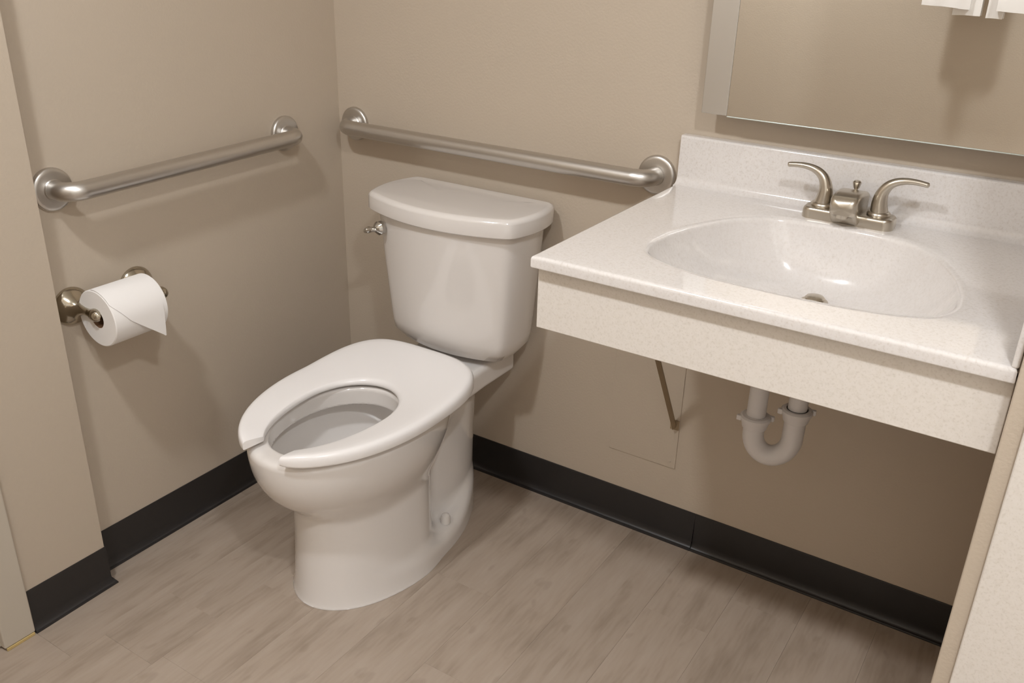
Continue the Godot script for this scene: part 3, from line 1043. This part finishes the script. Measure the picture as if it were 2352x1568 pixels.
func build_mirror() -> void:
	var x0 := 1.027
	var x1 := 1.662
	var y0 := 1.064
	var y1 := 1.92
	var m := thing("mirror", "frameless wall mirror with a frosted side band above the sink", "mirror", Vector3(0, 0, 0))
	part("backing_box", block(Vector3(x0 + 0.05, y0 + 0.05, 0.0005), Vector3(x1 - 0.05, y1 - 0.05, 0.0535), 0.002).mesh(), M.backing, m)
	part("glass", block(Vector3(x0 + 0.0535, y0, 0.0535), Vector3(x1 - 0.0535, y1, 0.058), 0.0).mesh(), M.mirror, m)
	for e in [[x0, x0 + 0.053], [x1 - 0.053, x1]]:
		part("frosted_band", block(Vector3(e[0], y0, 0.0535), Vector3(e[1], y1, 0.058), 0.0012).mesh(), M.frost, m)
	part("polished_edge", block(Vector3(x0 + 0.0535, y0 - 0.0022, 0.0535), Vector3(x1 - 0.0535, y0 - 0.0001, 0.0582), 0.0008).mesh(), M.glass_edge, m)

func towel_mesh(x0: float, x1: float, front: float, back: float, top: float, sd: int, rb: float) -> ArrayMesh:
	# a folded towel hung over a bar: one thick sheet, front flap then back flap, with soft folds
	var nz := noise(1.0, FastNoiseLite.TYPE_SIMPLEX_SMOOTH, 2, sd)
	var path := []
	var th := 0.011
	for i in 13: path.append([Vector2(-rb, lerpf(front, top, i / 12.0)), Vector2(-1, 0)])
	for i in range(1, 10):
		var f := PI * i / 10.0
		path.append([Vector2(-rb * cos(f), top + rb * sin(f)), Vector2(-cos(f), sin(f))])
	for i in 13: path.append([Vector2(rb, lerpf(top, back, i / 12.0)), Vector2(1, 0)])
	var rings := []
	var cols := 14
	for e in path:
		var ring := PackedVector3Array()
		for side in 2:
			for j in cols + 1:
				var q := j if side == 0 else cols - j
				var x := lerpf(x0, x1, float(q) / cols)
				var off: float = (th / 2) * (1 if side == 0 else -1)
				var wave := 0.004 * nz.get_noise_2d(x * 14.0, e[0].y * 3.0) * clampf((top - e[0].y) * 6.0, 0.0, 1.0)
				var p: Vector2 = e[0] + e[1] * (off + (wave if e[0].x < 0 else 0.0))
				ring.append(Vector3(x, p.y + 0.006 * nz.get_noise_2d(x * 6.0, 5.0), p.x))
		rings.append(ring)
	var s := Shape.new()
	s.loft(rings)
	return s.mesh(60.0)

func build_towels() -> void:
	var zc := 2.05
	var top := 1.55
	var t := thing("towel_bar", "nickel towel bar on the wall seen in the mirror", "towel bar", Vector3(1.225, top, 2.2))
	part("bar", tube(PackedVector3Array([Vector3(-0.30, 0, zc - 2.2), Vector3(0.30, 0, zc - 2.2)]), [0.0095], 20).mesh(), M.nickel, t)
	for sx in [-0.30, 0.30]:
		part("post", lathe([Vector2(0.0, 0.0005), Vector2(0.03, 0.0005), Vector2(0.028, 0.008), Vector2(0.012, 0.016), Vector2(0.010, 0.134), Vector2(0.014, 0.145), Vector2(0.012, 0.162), Vector2(0.0, 0.166)], Vector3(sx, 0, 0), Vector3(0, 0, -1), 28).mesh(40.0), M.nickel, t)
	var a := thing("towel", "white folded towel hanging left, seen in the mirror", "towel", Vector3(0, 0, zc), "towels seen in the mirror")
	part("outer_fold", towel_mesh(1.054, 1.213, 1.172, 1.172, top, 3, 0.031), M.towel, a)
	part("inner_fold", towel_mesh(1.160, 1.250, 1.148, 1.148, top, 4, 0.0185), M.towel, a)
	var b := thing("towel", "white folded towel hanging right, seen in the mirror", "towel", Vector3(0, 0, zc), "towels seen in the mirror")
	part("outer_fold", towel_mesh(1.300, 1.450, 1.166, 1.166, top, 5, 0.031), M.towel, b)
	part("inner_fold", towel_mesh(1.269, 1.322, 1.145, 1.145, top, 6, 0.0185), M.towel, b)

func ceiling_light(at: Vector3, label: String, energy: float, size: float) -> void:
	# surface drum light: base ring, glowing drum that spills sideways and up, bright flat lens facing down
	var c := thing("ceiling_light", label, "ceiling light", at)
	part("ring", lathe([Vector2(0.0, 0.0), Vector2(size * 0.62, 0.0), Vector2(size * 0.62, -0.012), Vector2(size * 0.58, -0.014), Vector2(0.0, -0.014)], Vector3(0, -0.0005, 0), Vector3(0, 1, 0), 40).mesh(30.0), M.trim, c)
	part("shade", lathe([Vector2(0.0, -0.015), Vector2(size * 0.56, -0.015), Vector2(size * 0.56, -0.066), Vector2(size * 0.52, -0.073), Vector2(size * 0.40, -0.076), Vector2(0.0, -0.077)], Vector3.ZERO, Vector3(0, 1, 0), 40).mesh(50.0), M.dome, c)
	var o := OmniLight3D.new()
	o.name = "lamp"
	o.position = Vector3(0, -0.046, 0)
	o.light_size = size * 0.4
	o.light_color = LAMP
	o.light_energy = energy * 0.25
	o.omni_range = 8.0
	o.omni_attenuation = 2.0
	o.shadow_enabled = true
	c.add_child(o)
	var l := AreaLight3D.new()
	l.name = "lens_lamp"
	l.position = Vector3(0, -0.080, 0)
	l.rotation = Vector3(-PI / 2, 0, 0)
	l.area_size = Vector2(size, size)
	l.area_normalize_energy = true
	l.light_color = LAMP
	l.light_energy = energy
	l.area_range = 8.0
	l.shadow_enabled = true
	c.add_child(l)

const LAMP := Color(0.964, 0.979, 1.0)

func _ready() -> void:
	# camera
	var cam := Camera3D.new()
	cam.name = "camera"
	cam.position = Vector3(1.7063, 1.3925, 1.8192)
	cam.rotation = Vector3(-0.4263, 0.5619, 0.0289)
	cam.fov = 40.95
	cam.near = 0.02
	add_child(cam)
	cam.current = true
	# environment: a closed room, no sky
	var env := Environment.new()
	env.background_mode = Environment.BG_COLOR
	env.background_color = Color.BLACK
	env.ambient_light_source = Environment.AMBIENT_SOURCE_DISABLED
	env.tonemap_mode = Environment.TONE_MAPPER_LINEAR
	env.tonemap_exposure = 1.05
	env.sdfgi_enabled = true
	env.ssao_enabled = true
	env.ssil_enabled = true
	var we := WorldEnvironment.new()
	we.environment = env
	add_child(we)

	make_materials()
	# the two ceiling lights, whose shadows run down and away from them
	ceiling_light(Vector3(0.70, 2.4195, 1.58), "round glass ceiling light over the middle of the room", 1.27, 0.12)
	ceiling_light(Vector3(1.95, 2.4195, 1.60), "round glass ceiling light over the right side", 1.25, 0.12)

	ceiling_light(Vector3(2.07, 2.4195, 2.52), "round ceiling light in the hall out of view behind", 2.5, 0.12)

	build_room()
	build_toilet()
	build_vanity()
	build_mirror()
	grab_bar("satin steel grab bar on the wall above the toilet tank", Vector3(0.0585, 0.9105, 0.0), Vector3(0.9215, 0.9105, 0.0), Vector3(0, 0, 1))
	grab_bar("satin steel grab bar on the left wall above the paper roll", Vector3(0.0, 0.898, 0.8265), Vector3(0.0, 0.909, 0.2025), Vector3(1, 0, 0))
	build_paper()
	build_faucet()
	build_trap()
	build_towels()
